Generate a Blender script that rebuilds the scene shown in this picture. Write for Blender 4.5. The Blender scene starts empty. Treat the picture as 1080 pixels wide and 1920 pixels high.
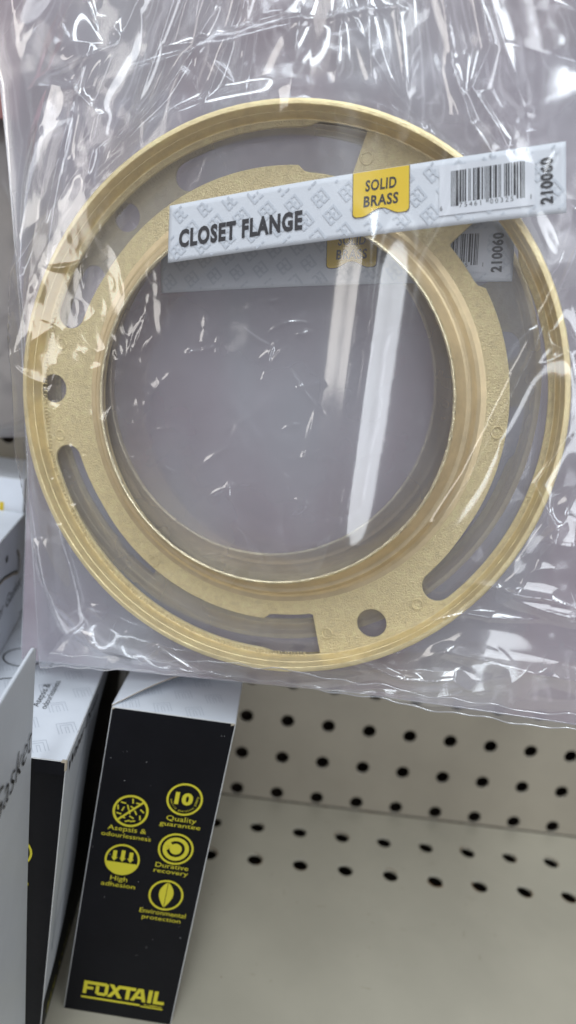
import bpy, bmesh, math
import numpy as np
from mathutils import Matrix, Vector

# ------------------------------------------------------------------ scene, camera, light
scene = bpy.context.scene
COL = scene.collection
IN = 0.0254
MM = 0.001
CAM = np.array([-0.05659587, -13.99826699, 10.47669463])          # inches from the shelf's back edge
CR = np.array([0.99083426, 0.00436562, 0.13501263])
CU = np.array([-0.13266326, 0.219785, 0.96648591])
CF = np.array([0.02545444, 0.97553857, -0.21834967])
cd = bpy.data.cameras.new('camera')
cam = bpy.data.objects.new('camera', cd)
COL.objects.link(cam)
m = Matrix.Identity(4)
for i in range(3):
    m[i][0] = CR[i]; m[i][1] = CU[i]; m[i][2] = -CF[i]; m[i][3] = CAM[i] * IN
cam.matrix_world = m
cd.sensor_fit = 'VERTICAL'; cd.sensor_height = 36; cd.sensor_width = 36
cd.lens = 36 * 1200 / 1920
cd.clip_start = 0.005; cd.clip_end = 50
cd.dof.use_dof = True; cd.dof.focus_distance = 0.203; cd.dof.aperture_fstop = 7.0
scene.camera = cam

world = bpy.data.worlds.new('World'); scene.world = world
world.use_nodes = True
wn = world.node_tree.nodes; wl = world.node_tree.links
bg = wn['Background']; bg.inputs['Strength'].default_value = 0.31
tc = wn.new('ShaderNodeTexCoord'); sp = wn.new('ShaderNodeSeparateXYZ')
wl.new(tc.outputs['Generated'], sp.inputs[0])
cr = wn.new('ShaderNodeValToRGB'); mr = wn.new('ShaderNodeMapRange')
mr.inputs['From Min'].default_value = -1; mr.inputs['From Max'].default_value = 1
wl.new(sp.outputs['Z'], mr.inputs['Value']); wl.new(mr.outputs[0], cr.inputs[0])
cr.color_ramp.elements[0].color = (0.10, 0.09, 0.085, 1)
cr.color_ramp.elements[1].color = (0.90, 0.94, 1.0, 1)
e = cr.color_ramp.elements.new(0.5); e.color = (0.50, 0.49, 0.54, 1)
wl.new(cr.outputs[0], bg.inputs[0])

def area(name, loc, target, sx, sy, power, col):
    l = bpy.data.lights.new(name, 'AREA'); l.shape = 'RECTANGLE'; l.size = sx; l.size_y = sy
    l.energy = power; l.color = col
    o = bpy.data.objects.new(name, l); COL.objects.link(o)
    o.location = loc
    d = Vector(target) - Vector(loc)
    o.rotation_euler = d.to_track_quat('-Z', 'Y').to_euler()
    return o
# strip lamps of the shop ceiling, running away down the aisle
for x, p in ((-1.3, 20), (-0.1, 26), (1.2, 20)):
    area('ceiling_lamp', (x, -1.5, 2.0), (x, -1.5, 0), 0.3, 2.0, p, (0.86, 0.94, 1.0))
for x, p in ((-2.1, 3), (-0.6, 4.5), (0.7, 3)):
    area('ceiling_lamp', (x, -4.6, 2.0), (x, -3.6, 0), 0.34, 3.4, p, (0.9, 0.96, 1.0))
# tall lamps added behind the camera for film streaks and front light
area('added_streak_lamp', (0.55, -3.2, 0.7), (0, 0, 0.25), 0.6, 2.6, 24.0, (0.9, 0.95, 1.0))
area('added_streak_lamp', (-2.9, -2.4, 1.0), (0, 0, 0.25), 0.6, 1.5, 12.0, (1.0, 0.96, 0.9))

vs = scene.view_settings
scene.display_settings.display_device = 'sRGB'
vs.view_transform = 'Standard'; vs.look = 'None'; vs.exposure = 0.06; vs.gamma = 1.0
vs.use_curve_mapping = False
cy = scene.cycles
cy.max_bounces = 10; cy.transparent_max_bounces = 32; cy.diffuse_bounces = 3; cy.glossy_bounces = 4
cy.sample_clamp_indirect = 6; cy.caustics_reflective = False; cy.caustics_refractive = False

# ------------------------------------------------------------------ materials
MATS = {}
def mat(name, col, rough=0.5, metal=0.0, spec=0.5, bump=None, var=None, coat=0.0):
    """bump=(scale, strength, distance), var=(scale, amount)"""
    if name in MATS: return MATS[name]
    M = bpy.data.materials.new(name); M.use_nodes = True
    N = M.node_tree.nodes; L = M.node_tree.links; P = N['Principled BSDF']
    P.inputs['Base Color'].default_value = (*col, 1); P.inputs['Roughness'].default_value = rough
    P.inputs['Metallic'].default_value = metal; P.inputs['Specular IOR Level'].default_value = spec
    if coat: P.inputs['Coat Weight'].default_value = coat; P.inputs['Coat Roughness'].default_value = 0.22
    t = N.new('ShaderNodeTexCoord')
    if var:
        n = N.new('ShaderNodeTexNoise'); n.inputs['Scale'].default_value = var[0]; n.inputs['Detail'].default_value = 6
        n.inputs['Roughness'].default_value = 0.6
        L.new(t.outputs['Object'], n.inputs['Vector'])
        r = N.new('ShaderNodeMapRange'); r.inputs['From Min'].default_value = 0.3; r.inputs['From Max'].default_value = 0.7
        r.inputs['To Min'].default_value = 1 - var[1]; r.inputs['To Max'].default_value = 1 + var[1]
        L.new(n.outputs[0], r.inputs['Value'])
        mx = N.new('ShaderNodeMix'); mx.data_type = 'RGBA'; mx.blend_type = 'MULTIPLY'; mx.inputs[0].default_value = 1
        mx.inputs[6].default_value = (*col, 1); L.new(r.outputs[0], mx.inputs[7]); L.new(mx.outputs[2], P.inputs['Base Color'])
    if bump:
        n = N.new('ShaderNodeTexNoise'); n.inputs['Scale'].default_value = bump[0]; n.inputs['Detail'].default_value = 5
        n.inputs['Roughness'].default_value = 0.65
        L.new(t.outputs['Object'], n.inputs['Vector'])
        b = N.new('ShaderNodeBump'); b.inputs['Strength'].default_value = bump[1]; b.inputs['Distance'].default_value = bump[2]
        L.new(n.outputs[0], b.inputs['Height']); L.new(b.outputs[0], P.inputs['Normal'])
    MATS[name] = M
    return M

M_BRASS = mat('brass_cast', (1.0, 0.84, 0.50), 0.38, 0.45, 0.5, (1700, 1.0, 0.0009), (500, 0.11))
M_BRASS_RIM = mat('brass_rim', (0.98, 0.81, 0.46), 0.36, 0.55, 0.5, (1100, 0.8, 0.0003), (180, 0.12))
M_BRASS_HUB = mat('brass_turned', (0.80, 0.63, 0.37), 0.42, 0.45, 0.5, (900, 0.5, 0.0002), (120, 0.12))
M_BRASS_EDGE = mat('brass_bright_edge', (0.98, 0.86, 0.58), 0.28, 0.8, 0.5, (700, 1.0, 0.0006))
M_PAPER = mat('label_paper', (0.86, 0.89, 0.94), 0.5, 0, 0.4, (60, 0.15, 0.001))
M_PAPER_DIM = mat('label_print_grey', (0.71, 0.75, 0.81), 0.5)
M_PAPER_WHITE = mat('barcode_paper', (0.88, 0.90, 0.95), 0.5)
M_INK = mat('ink_black', (0.012, 0.010, 0.014), 0.5)
M_YTAG = mat('ink_tag_yellow', (1.0, 0.68, 0.01), 0.5)
M_TAGLINE = mat('ink_tag_outline', (0.16, 0.11, 0.05), 0.5)
M_YEL = mat('ink_yellow', (0.60, 0.53, 0.03), 0.45)
M_BLACK = mat('carton_black', (0.006, 0.006, 0.008), 0.45, 0, 0.14, (120, 0.25, 0.0005), (40, 0.2))
M_WHITE = mat('carton_white', (0.74, 0.77, 0.83), 0.42, 0, 0.4, (90, 0.2, 0.0005), (60, 0.03))
M_EDGE = mat('carton_edge', (0.62, 0.62, 0.62), 0.7)
M_KRAFT = mat('carton_cut_edge', (0.42, 0.36, 0.28), 0.8)
M_CGREY = mat('carton_print_grey', (0.56, 0.59, 0.65), 0.45)
M_MGREY = mat('carton_picture_grey', (0.33, 0.36, 0.41), 0.4)
M_YBOX = mat('carton_yellow', (0.75, 0.55, 0.03), 0.5)
M_RED = mat('card_red', (0.30, 0.13, 0.12), 0.5)
M_TAUPE = mat('card_taupe', (0.36, 0.31, 0.30), 0.6, 0, 0.4, (60, 0.2, 0.001), (30, 0.06))
M_PINK = mat('pack_pink', (0.72, 0.36, 0.42), 0.5)
M_DARK = mat('void_dark', (0.035, 0.022, 0.015), 0.9)

def metal_paint(name, col):
    M = mat(name, col, 0.42, 0, 0.5, (45, 0.06, 0.001), (9, 0.12), coat=0.5)
    return M
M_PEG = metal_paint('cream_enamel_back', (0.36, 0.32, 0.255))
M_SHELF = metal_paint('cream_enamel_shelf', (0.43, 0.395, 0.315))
M_RUST = mat('rust_stain', (0.17, 0.085, 0.03), 0.8)

def film_mat(name, haze, gloss=1.0, rough=0.10, mauve=False, tint=(0.985, 0.985, 0.99), hcol=(0.90, 0.90, 0.96), bscale=45, bstr=0.06, bdist=0.001):
    M = bpy.data.materials.new(name); M.use_nodes = True
    N = M.node_tree.nodes; L = M.node_tree.links
    N.remove(N['Principled BSDF']); out = N['Material Output']
    t = N.new('ShaderNodeTexCoord')
    tr = N.new('ShaderNodeBsdfTransparent'); tr.inputs[0].default_value = (*tint, 1)
    df = N.new('ShaderNodeBsdfDiffuse'); df.inputs[0].default_value = (*hcol, 1)
    tl = N.new('ShaderNodeBsdfTranslucent'); tl.inputs[0].default_value = (*hcol, 1)
    hz = N.new('ShaderNodeMixShader'); hz.inputs[0].default_value = 0.35
    if mauve:      # milky film; faint upright mauve reflections painted into its haze colour
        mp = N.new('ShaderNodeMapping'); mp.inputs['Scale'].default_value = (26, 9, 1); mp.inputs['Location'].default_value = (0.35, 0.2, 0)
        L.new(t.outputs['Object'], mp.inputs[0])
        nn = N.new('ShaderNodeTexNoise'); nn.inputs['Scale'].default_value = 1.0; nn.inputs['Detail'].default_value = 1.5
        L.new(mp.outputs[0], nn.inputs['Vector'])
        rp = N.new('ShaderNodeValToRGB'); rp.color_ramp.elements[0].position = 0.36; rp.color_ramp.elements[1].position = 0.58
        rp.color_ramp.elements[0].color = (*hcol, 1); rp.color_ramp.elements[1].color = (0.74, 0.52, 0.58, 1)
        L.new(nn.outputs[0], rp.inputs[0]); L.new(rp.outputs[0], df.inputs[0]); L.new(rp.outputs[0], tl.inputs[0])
    L.new(df.outputs[0], hz.inputs[1]); L.new(tl.outputs[0], hz.inputs[2])
    n = N.new('ShaderNodeTexNoise'); n.inputs['Scale'].default_value = 22; n.inputs['Detail'].default_value = 4
    L.new(t.outputs['Object'], n.inputs['Vector'])
    r = N.new('ShaderNodeMapRange'); r.inputs['From Min'].default_value = 0.3; r.inputs['From Max'].default_value = 0.7
    r.inputs['To Min'].default_value = haze * 0.7; r.inputs['To Max'].default_value = haze * 1.3
    L.new(n.outputs[0], r.inputs['Value'])
    m1 = N.new('ShaderNodeMixShader'); L.new(r.outputs[0], m1.inputs[0])
    L.new(tr.outputs[0], m1.inputs[1]); L.new(hz.outputs[0], m1.inputs[2])
    # creased normal
    n1 = N.new('ShaderNodeTexNoise'); n1.inputs['Scale'].default_value = bscale; n1.inputs['Detail'].default_value = 3
    n1.inputs['Distortion'].default_value = 0.8
    L.new(t.outputs['Object'], n1.inputs['Vector'])
    b = N.new('ShaderNodeBump'); b.inputs['Strength'].default_value = bstr; b.inputs['Distance'].default_value = bdist
    L.new(n1.outputs[0], b.inputs['Height'])
    gl = N.new('ShaderNodeBsdfGlossy'); gl.inputs['Roughness'].default_value = rough
    gl.inputs[0].default_value = (1, 1, 1, 1)
    L.new(b.outputs[0], gl.inputs['Normal'])
    g2 = N.new('ShaderNodeBsdfGlossy'); g2.inputs['Roughness'].default_value = 0.24; g2.inputs[0].default_value = (1, 1, 1, 1)
    L.new(b.outputs[0], g2.inputs['Normal'])
    gm = N.new('ShaderNodeMixShader'); gm.inputs[0].default_value = 0.13
    L.new(gl.outputs[0], gm.inputs[1]); L.new(g2.outputs[0], gm.inputs[2])
    lw = N.new('ShaderNodeLayerWeight'); lw.inputs['Blend'].default_value = 0.5
    pw = N.new('ShaderNodeMath'); pw.operation = 'POWER'; pw.inputs[1].default_value = 4.0
    L.new(lw.outputs['Facing'], pw.inputs[0])
    ma = N.new('ShaderNodeMath'); ma.operation = 'MULTIPLY_ADD'; ma.use_clamp = True
    ma.inputs[1].default_value = 0.85; ma.inputs[2].default_value = 0.085 * gloss
    L.new(pw.outputs[0], ma.inputs[0])
    m2 = N.new('ShaderNodeMixShader'); L.new(ma.outputs[0], m2.inputs[0])
    L.new(m1.outputs[0], m2.inputs[1]); L.new(gm.outputs[0], m2.inputs[2])
    L.new(m2.outputs[0], out.inputs[0])
    return M
M_FILM_F = film_mat('film_front', 0.03, 1.1)
M_FILM_B = film_mat('film_back', 0.09, 0.9)
M_FILM2_F = film_mat('film_second_front', 0.28, 0.9)
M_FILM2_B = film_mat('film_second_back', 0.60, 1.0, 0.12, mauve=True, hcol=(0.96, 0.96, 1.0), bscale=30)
M_FILM3 = film_mat('film_third', 0.85, 0.9, 0.16, bscale=20)
M_FILM_DULL = film_mat('film_dull', 0.5, 0.3, 0.3, hcol=(0.5, 0.46, 0.45), bscale=20)
M_SEAM = film_mat('film_seam', 0.35, 2.0)

# ------------------------------------------------------------------ helpers
def link(name, me, m=None, parent=None):
    o = bpy.data.objects.new(name, me); COL.objects.link(o)
    if m is not None:
        for x in (m if isinstance(m, (list, tuple)) else [m]): me.materials.append(x)
    if parent is not None: o.parent = parent
    return o
def empty(name, M4=None, label=None, cat=None, group=None):
    o = bpy.data.objects.new(name, None); COL.objects.link(o); o.empty_display_size = 0.01
    if M4 is not None: o.matrix_world = M4
    if label: o['label'] = label; o['category'] = cat
    if group: o['group'] = group
    return o
def tag(o, label=None, cat=None, group=None, kind=None):
    if label: o['label'] = label
    if cat: o['category'] = cat
    if group: o['group'] = group
    if kind: o['kind'] = kind
def mesh_from(verts, faces, smooth=False, name='mesh'):
    me = bpy.data.meshes.new(name)
    me.from_pydata([tuple(float(c) for c in v) for v in verts], [], [tuple(f) for f in faces])
    me.update()
    if smooth: me.shade_smooth()
    return me
def grid_mesh(P, smooth=True, name='grid'):
    """P: (ny, nx, 3) array"""
    ny, nx = P.shape[:2]
    V = P.reshape(-1, 3).astype(np.float32)
    i = np.arange(ny - 1)[:, None] * nx + np.arange(nx - 1)[None, :]
    Fc = np.stack([i, i + 1, i + nx + 1, i + nx], -1).reshape(-1, 4).astype(np.int32)
    me = bpy.data.meshes.new(name)
    me.vertices.add(len(V)); me.vertices.foreach_set('co', V.ravel())
    me.loops.add(Fc.size); me.loops.foreach_set('vertex_index', Fc.ravel())
    me.polygons.add(len(Fc)); me.polygons.foreach_set('loop_start', np.arange(0, Fc.size, 4, dtype=np.int32))
    me.update(calc_edges=True); me.validate()
    if smooth: me.shade_smooth()
    return me
def curve_fill(loops, extrude=0.0, bevel=0.0):
    """flat filled shape from closed 2-D loops (later ones cut holes) -> mesh"""
    c = bpy.data.curves.new('shape', 'CURVE'); c.dimensions = '2D'; c.fill_mode = 'BOTH'
    c.extrude = extrude; c.bevel_depth = bevel; c.bevel_resolution = 2
    for lp in loops:
        s = c.splines.new('POLY'); s.points.add(len(lp) - 1)
        for p, q in zip(s.points, lp): p.co = (q[0], q[1], 0, 1)
        s.use_cyclic_u = True
    o = bpy.data.objects.new('tmp', c); COL.objects.link(o)
    dg = bpy.context.evaluated_depsgraph_get(); dg.update()
    me = bpy.data.meshes.new_from_object(o.evaluated_get(dg))
    bpy.data.objects.remove(o); bpy.data.curves.remove(c)
    return me
_tc = {}
def text_poly(s, bold=0.0, spacing=1.0, shear=0.0):
    """2-D filled text: verts normalised so width spans 0..w, cap height ~1 (font units), origin at left baseline"""
    k = (s, bold, spacing, shear)
    if k in _tc: return _tc[k]
    c = bpy.data.curves.new('txt', 'FONT'); c.body = s; c.size = 1.0; c.offset = bold; c.space_character = spacing
    c.shear = shear; c.resolution_u = 3
    o = bpy.data.objects.new('tmp', c); COL.objects.link(o)
    dg = bpy.context.evaluated_depsgraph_get(); dg.update()
    me = bpy.data.meshes.new_from_object(o.evaluated_get(dg))
    V = [(v.co.x, v.co.y) for v in me.vertices]; Fc = [tuple(p.vertices) for p in me.polygons]
    bpy.data.meshes.remove(me); bpy.data.objects.remove(o); bpy.data.curves.remove(c)
    x0 = min(v[0] for v in V); V = [(v[0] - x0, v[1]) for v in V]
    w = max(v[0] for v in V)
    _tc[k] = (V, Fc, w)
    return _tc[k]
class Ink:
    """2-D printed marks gathered in (s,t) mm, then laid on a surface by a mapping function"""
    def __init__(s): s.v = []; s.f = []
    def add(s, V, F):
        b = len(s.v); s.v += [tuple(v) for v in V]; s.f += [tuple(i + b for i in f) for f in F]
    def text(s, body, x, y, h, width=None, ang=0.0, align='C', bold=0.02, shear=0.0, down=True, sp=1.0):
        V, F, w = text_poly(body, bold, sp, shear)
        k = h / 0.70; kx = (width / w) if width else k
        off = {'C': -w / 2, 'L': 0, 'R': -w}[align]
        ca, sa = math.cos(ang), math.sin(ang)
        out = []
        for a, b in V:
            X = (a + off) * kx; Y = b * k
            X, Y = X * ca - Y * sa, X * sa + Y * ca
            out.append((x + X, y - Y if down else y + Y))
        s.add(out, F)
    def rect(s, x0, y0, x1, y1): s.add([(x0, y0), (x1, y0), (x1, y1), (x0, y1)], [(0, 1, 2, 3)])
    def poly(s, P): s.add(P, [tuple(range(len(P)))])
    def disc(s, x, y, r, n=40): s.add([(x + r * math.cos(2 * math.pi * i / n), y + r * math.sin(2 * math.pi * i / n)) for i in range(n)], [tuple(range(n))])
    def ring(s, x, y, r0, r1, a0=0, a1=360, n=48, sq=1.0):
        V = []; F = []
        for i in range(n + 1):
            a = math.radians(a0 + (a1 - a0) * i / n)
            V += [(x + r0 * math.cos(a), y + r0 * math.sin(a) * sq), (x + r1 * math.cos(a), y + r1 * math.sin(a) * sq)]
            if i: k = 2 * i; F.append((k - 2, k - 1, k + 1, k))
        s.add(V, F)
    def line(s, pts, w):
        for (x0, y0), (x1, y1) in zip(pts[:-1], pts[1:]):
            d = math.hypot(x1 - x0, y1 - y0) or 1e-6; nx, ny = -(y1 - y0) / d * w / 2, (x1 - x0) / d * w / 2
            s.add([(x0 + nx, y0 + ny), (x1 + nx, y1 + ny), (x1 - nx, y1 - ny), (x0 - nx, y0 - ny)], [(0, 1, 2, 3)])
    def build(s, name, m, parent, fn, sub=0.0, label=None):
        V, F = s.v, s.f
        if sub:      # cut long faces up so that they follow a bent surface
            bm = bmesh.new(); vs_ = [bm.verts.new((a, b, 0)) for a, b in V]
            for f in F:
                try: bm.faces.new([vs_[i] for i in f])
                except ValueError: pass
            for _ in range(5):
                es = [e for e in bm.edges if e.calc_length() > sub]
                if not es: break
                bmesh.ops.subdivide_edges(bm, edges=es, cuts=1)
            bmesh.ops.triangulate(bm, faces=bm.faces[:])
            bm.verts.index_update()
            V = [(v.co.x, v.co.y) for v in bm.verts]; F = [tuple(v.index for v in f.verts) for f in bm.faces]; bm.free()
        me = mesh_from([fn(a, b) for a, b in V], F)
        o = link(name, me, m, parent)
        if label: o['label'] = label
        return o

def sstep(x): x = np.clip(x, 0, 1); return x * x * (3 - 2 * x)
class Noise:
    def __init__(s, seed): s.g = np.random.RandomState(seed).rand(256, 256)
    def __call__(s, x, y):
        xi = np.floor(x).astype(int); yi = np.floor(y).astype(int); fx = sstep(x - xi); fy = sstep(y - yi)
        g = s.g; a = g[yi % 256, xi % 256]; b = g[yi % 256, (xi + 1) % 256]; c = g[(yi + 1) % 256, xi % 256]; d = g[(yi + 1) % 256, (xi + 1) % 256]
        return (a * (1 - fx) + b * fx) * (1 - fy) + (c * (1 - fx) + d * fx) * fy * 1.0

# ------------------------------------------------------------------ the shelf bay
def hole_panel(x0, x1, y0, y1, holes, r, n=20):
    loops = [[(x0, y0), (x1, y0), (x1, y1), (x0, y1)]]
    for hx, hy in holes:
        loops.append([(hx + r * math.cos(2 * math.pi * i / n), hy + r * math.sin(2 * math.pi * i / n)) for i in range(n)])
    return curve_fill(loops, extrude=0.0005, bevel=0.0003)
# back panel: x along, local y up -> world z
holes = [(c * IN, (0.198 + r) * IN) for c in range(-12, 13) for r in range(0, 22)]
me = hole_panel(-14 * IN, 14 * IN, 0.02 * IN, 23 * IN, holes, 0.0044)
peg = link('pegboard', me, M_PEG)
peg.matrix_world = Matrix(((1, 0, 0, 0), (0, 0, -1, 0.0008), (0, 1, 0, 0), (0, 0, 0, 1)))
tag(peg, 'cream enamelled perforated steel back panel of the shelf with rows of round holes', 'pegboard')
holes = [((0.587 + c) * IN, -y * IN) for c in range(-12, 13) for y in (1.022, 2.032)]
me = hole_panel(-14 * IN, 14 * IN, -12 * IN, -0.03 * IN, holes, 0.0044)
shelf = empty('metal_shelf', Matrix.Identity(4), 'cream steel shelf with two rows of holes along its back, under the cartons', 'shelf')
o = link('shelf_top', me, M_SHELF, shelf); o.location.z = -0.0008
def box_mesh(x0, x1, y0, y1, z0, z1, bev=0.0, seg=2):
    bm = bmesh.new(); bmesh.ops.create_cube(bm, size=1)
    for v in bm.verts: v.co = ((x0 + x1) / 2 + v.co.x * (x1 - x0), (y0 + y1) / 2 + v.co.y * (y1 - y0), (z0 + z1) / 2 + v.co.z * (z1 - z0))
    if bev: bmesh.ops.bevel(bm, geom=bm.edges[:], offset=bev, segments=seg, affect='EDGES')
    me = bpy.data.meshes.new('box'); bm.to_mesh(me); bm.free(); return me
link('front_lip', box_mesh(-14 * IN, 14 * IN, -12 * IN - 0.0015, -12 * IN - 0.0003, -0.03, 0.0, 0.0004), M_SHELF, shelf)
link('under_tray', box_mesh(-14 * IN, 14 * IN, -12 * IN, 0.0155, -0.032, -0.028), M_DARK, shelf)
hollow = link('back_cavity', box_mesh(-14 * IN, 14 * IN, 0.016, 0.02, -0.03, 23 * IN), M_DARK)
tag(hollow, kind='structure')
# rust round the shelf holes
rs = np.random.RandomState(4)
for c in range(-1, 9):
    for y in (1.022, 2.032):
        if rs.rand() < 0.7:
            x = (0.587 + c) * 25.4; yy = -y * 25.4; a0 = rs.rand() * 360; ink = Ink()
            ink.ring(x, yy, 4.25, 4.45 + rs.rand() * 0.5, a0, a0 + 60 + rs.rand() * 140, 16)
            ink.build('rust_stain', M_RUST, shelf, lambda a, b: (a * MM, b * MM, 0.00012))
ink = Ink()
for _ in range(60):
    x = rs.uniform(-40, 150); y = rs.uniform(-130, -6); ink.disc(x, y, rs.uniform(0.1, 0.3), 7)
for _ in range(26):
    x = rs.uniform(-40, 140); y = rs.uniform(-125, -8); a = rs.choice([0.1, 1.4]) + rs.uniform(-.3, .3); l_ = rs.uniform(1, 5)
    ink.line([(x, y), (x + l_ * math.cos(a), y + l_ * math.sin(a))], rs.uniform(0.06, 0.16))
for _ in range(40):
    x = rs.uniform(10, 170); ink.disc(x, rs.uniform(-1.6, -0.9), rs.uniform(0.15, 0.5), 6)
tag(ink.build('dirt_specks', M_RUST, shelf, lambda a, b: (a * MM, b * MM, 0.00016)), kind='stuff')

# ------------------------------------------------------------------ flange frame
q = np.array([-2.42421362e-01, 1.67871962e-01]); C0 = np.array([-5.99776026, -33.7560149, 203.033815])
n_ = np.array([q[0], q[1], -1.0]); n_ /= np.linalg.norm(n_)
u_ = np.array([1.0, 0, 0]) - n_ * n_[0]; u_ /= np.linalg.norm(u_); v_ = np.cross(n_, u_)
def c2w(a): return CR * a[0] - CU * a[1] + CF * a[2]
UW, VW, NW = c2w(u_), c2w(v_), c2w(n_)
ORG = CAM * 25.4 + c2w(C0)
def frame(dx=0, dy=0, dz=0, rot=0.0):
    o = ORG + UW * dx + VW * dy + NW * dz
    ca, sa = math.cos(rot), math.sin(rot)
    X = UW * ca + VW * sa; Y = -UW * sa + VW * ca
    M4 = Matrix.Identity(4)
    for i in range(3): M4[i][0] = X[i]; M4[i][1] = Y[i]; M4[i][2] = NW[i]; M4[i][3] = o[i] * MM
    return M4
# flange: local x right, y up, z toward the viewer (mm)
def arc(r, a0, a1, n): return [(r * math.cos(math.radians(a0 + (a1 - a0) * i / n)), r * math.sin(math.radians(a0 + (a1 - a0) * i / n))) for i in range(n + 1)]
def slot_loop(s, e, step, ri=73.9, ro=84.3):
    """image-clockwise angles (deg): rounded end at s, step then square end at e"""
    sg = 1 if e > s else -1
    A = lambda r, a: (r * math.cos(math.radians(-a)), r * math.sin(math.radians(-a)))
    L = []
    rm = (ri + ro) / 2; rr = (ro - ri) / 2; da = math.degrees(rr / rm)
    for i in range(13):                       # round end
        t = math.pi / 2 - math.pi * i / 12 * 1.0
        L.append(A(rm + rr * math.sin(t), s + sg * (da - da * math.cos(t))))
    for i in range(1, 41):
        a = s + sg * da + (step - s - sg * da) * i / 40; L.append(A(ri - 1.0 * min(1, i / 8), a))
    L.append(A(ri - 2.6, step + sg * 1.6))
    for i in range(1, 9): L.append(A(ri - 2.9, step + sg * 1.6 + (e - sg * 0.8 - step - sg * 1.6) * i / 8))
    L.append(A(ri - 2.3, e)); L.append(A(ro + 1.2, e)); L.append(A(ro + 1.7, e - sg * 0.6))
    so = step + sg * 1.8
    for i in range(1, 9): L.append(A(ro + 1.7, e - sg * 0.6 + (so + sg * 1.6 - e + sg * 0.6) * i / 8))
    for i in range(0, 41): L.append(A(ro + (0.5 if i < 1 else 0), so + (s + sg * da - so) * i / 40))
    return L
def build_flange(label, M4):
    root = empty('closet_flange', M4, label, 'pipe flange', 'brass closet flanges')
    loops = [arc(86.6, 0, 357, 119), arc(62, 0, 357, 119),
             slot_loop(170, 79.2, 93.4), slot_loop(50.6, -41.5, -27.8), slot_loop(-160.5, -70.2, -84.0)]
    for a, r in ((-175.8, 81.3), (65.2, 79.2), (-55, 79.2)):
        cx, cyy = r * math.cos(math.radians(-a)), r * math.sin(math.radians(-a)); R = 5.2
        loops.append([(cx + R * math.cos(2 * math.pi * i / 32), cyy + R * math.sin(2 * math.pi * i / 32)) for i in range(32)])
    loops = [[(x * MM, y * MM) for x, y in l] for l in loops]
    me = curve_fill(loops, extrude=0.0003, bevel=0.0003)
    for v in me.vertices: v.co.z -= 0.0076
    link('plate', me, M_BRASS, root)
    def lathe(name, prof, m, n=360, jit=None, smooth=True, seed=1):
        rs = np.random.RandomState(seed); P = np.zeros((len(prof), n + 1, 3))
        for i, (r, z) in enumerate(prof):
            th = np.linspace(0, 2 * np.pi, n + 1)
            jr = 0 if jit is None else jit * (rs.rand(n + 1) - 0.5); 
            if jit is not None: jr[-1] = jr[0]
            P[i, :, 0] = (r + jr) * np.cos(th); P[i, :, 1] = (r + jr) * np.sin(th); P[i, :, 2] = z
        me = grid_mesh(P[:, ::-1] * MM, smooth); me.set_sharp_from_angle(angle=math.radians(24))
        return link(name, me, m, root)
    def rnd(prof):   # keep sharp corners fairly crisp by doubling points
        out = []
        for i, p in enumerate(prof):
            out.append(p)
            if i < len(prof) - 1:
                a = np.array(p, float); b = np.array(prof[i + 1], float); d = np.linalg.norm(b - a)
                if d > 0.8: out += [tuple(a + (b - a) * 0.25 / d), tuple(b - (b - a) * 0.25 / d)]
        return out
    rim = [(86.3, -10.9), (88.9, -10.9), (89.2, -10.6), (89.2, -0.7), (88.9, -0.2), (88.4, 0.0), (87.5, 0.0), (87.3, -0.25),
           (86.75, -3.0), (86.6, -3.1), (86.1, -6.5), (85.9, -6.9), (85.6, -6.98)]
    lathe('rim', rnd(rim), M_BRASS_RIM, jit=0.10, seed=3)
    hub = [(63.6, -10.9), (63.0, -10.6), (61.0, -5.0), (58.0, 0.6), (56.4, 3.2)]
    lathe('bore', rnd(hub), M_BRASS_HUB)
    lathe('bright_edge', [(56.4, 3.2), (56.5, 3.75), (56.8, 4.0), (57.1, 3.9), (57.4, 3.4)], M_BRASS_EDGE, jit=0.22, seed=5)
    hub2 = [(57.4, 3.4), (58.2, 1.8), (59.4, -0.4), (60.4, -1.9), (61.0, -2.15), (61.7, -2.1), (62.1, -2.5), (62.8, -4.6), (63.6, -6.1), (64.8, -6.8), (66.6, -7.02)]
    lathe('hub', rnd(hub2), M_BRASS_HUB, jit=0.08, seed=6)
    # raised ring marks of the casting
    for a, r in ((76.7, 78.8), (53.2, 80.0), (6.6, 70.5), (129.1, 71.0), (172.5, 80.3), (-164.6, 79.9), (-68.5, 78.3)):
        cx, cyy = r * math.cos(math.radians(-a)), r * math.sin(math.radians(-a))
        n, k = 28, 6; P = np.zeros((n + 1, k + 1, 3))
        for i in range(n + 1):
            t = 2 * math.pi * i / n
            for j in range(k + 1):
                p = math.pi * j / k; rr = 1.75 + 0.33 * math.cos(p)
                P[i, j] = (cx + rr * math.cos(t), cyy + rr * math.sin(t), -7.06 + 0.38 * math.sin(p))
        link('casting_mark', grid_mesh(P * MM), M_BRASS, root)
    # little ridges of the worn casting seam, left and lower left
    bm = bmesh.new(); rs = np.random.RandomState(8)
    a = 83.0
    while a < 215:
        if not (62 < a < 70):
            t = math.radians(-a); r0 = 84.3 - (0.6 if a > 170 else 0) + rs.rand() * 0.3; ln = 0.8 + rs.rand() * 0.8; w = 0.18 + rs.rand() * 0.18
            c, s = math.cos(t), math.sin(t)
            vv = []
            for rr, ww, zz in ((r0, w, -6.98), (r0, -w, -6.98), (r0 + ln, -w, -6.98), (r0 + ln, w, -6.98), (r0 + 0.2, 0, -6.55), (r0 + ln - 0.2, 0, -6.55)):
                vv.append(bm.verts.new(((rr * c - ww * s) * MM, (rr * s + ww * c) * MM, zz * MM)))
            for f in ((0, 3, 5, 4), (1, 4, 5, 2), (0, 4, 1), (3, 2, 5)): bm.faces.new([vv[i] for i in f])
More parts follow.
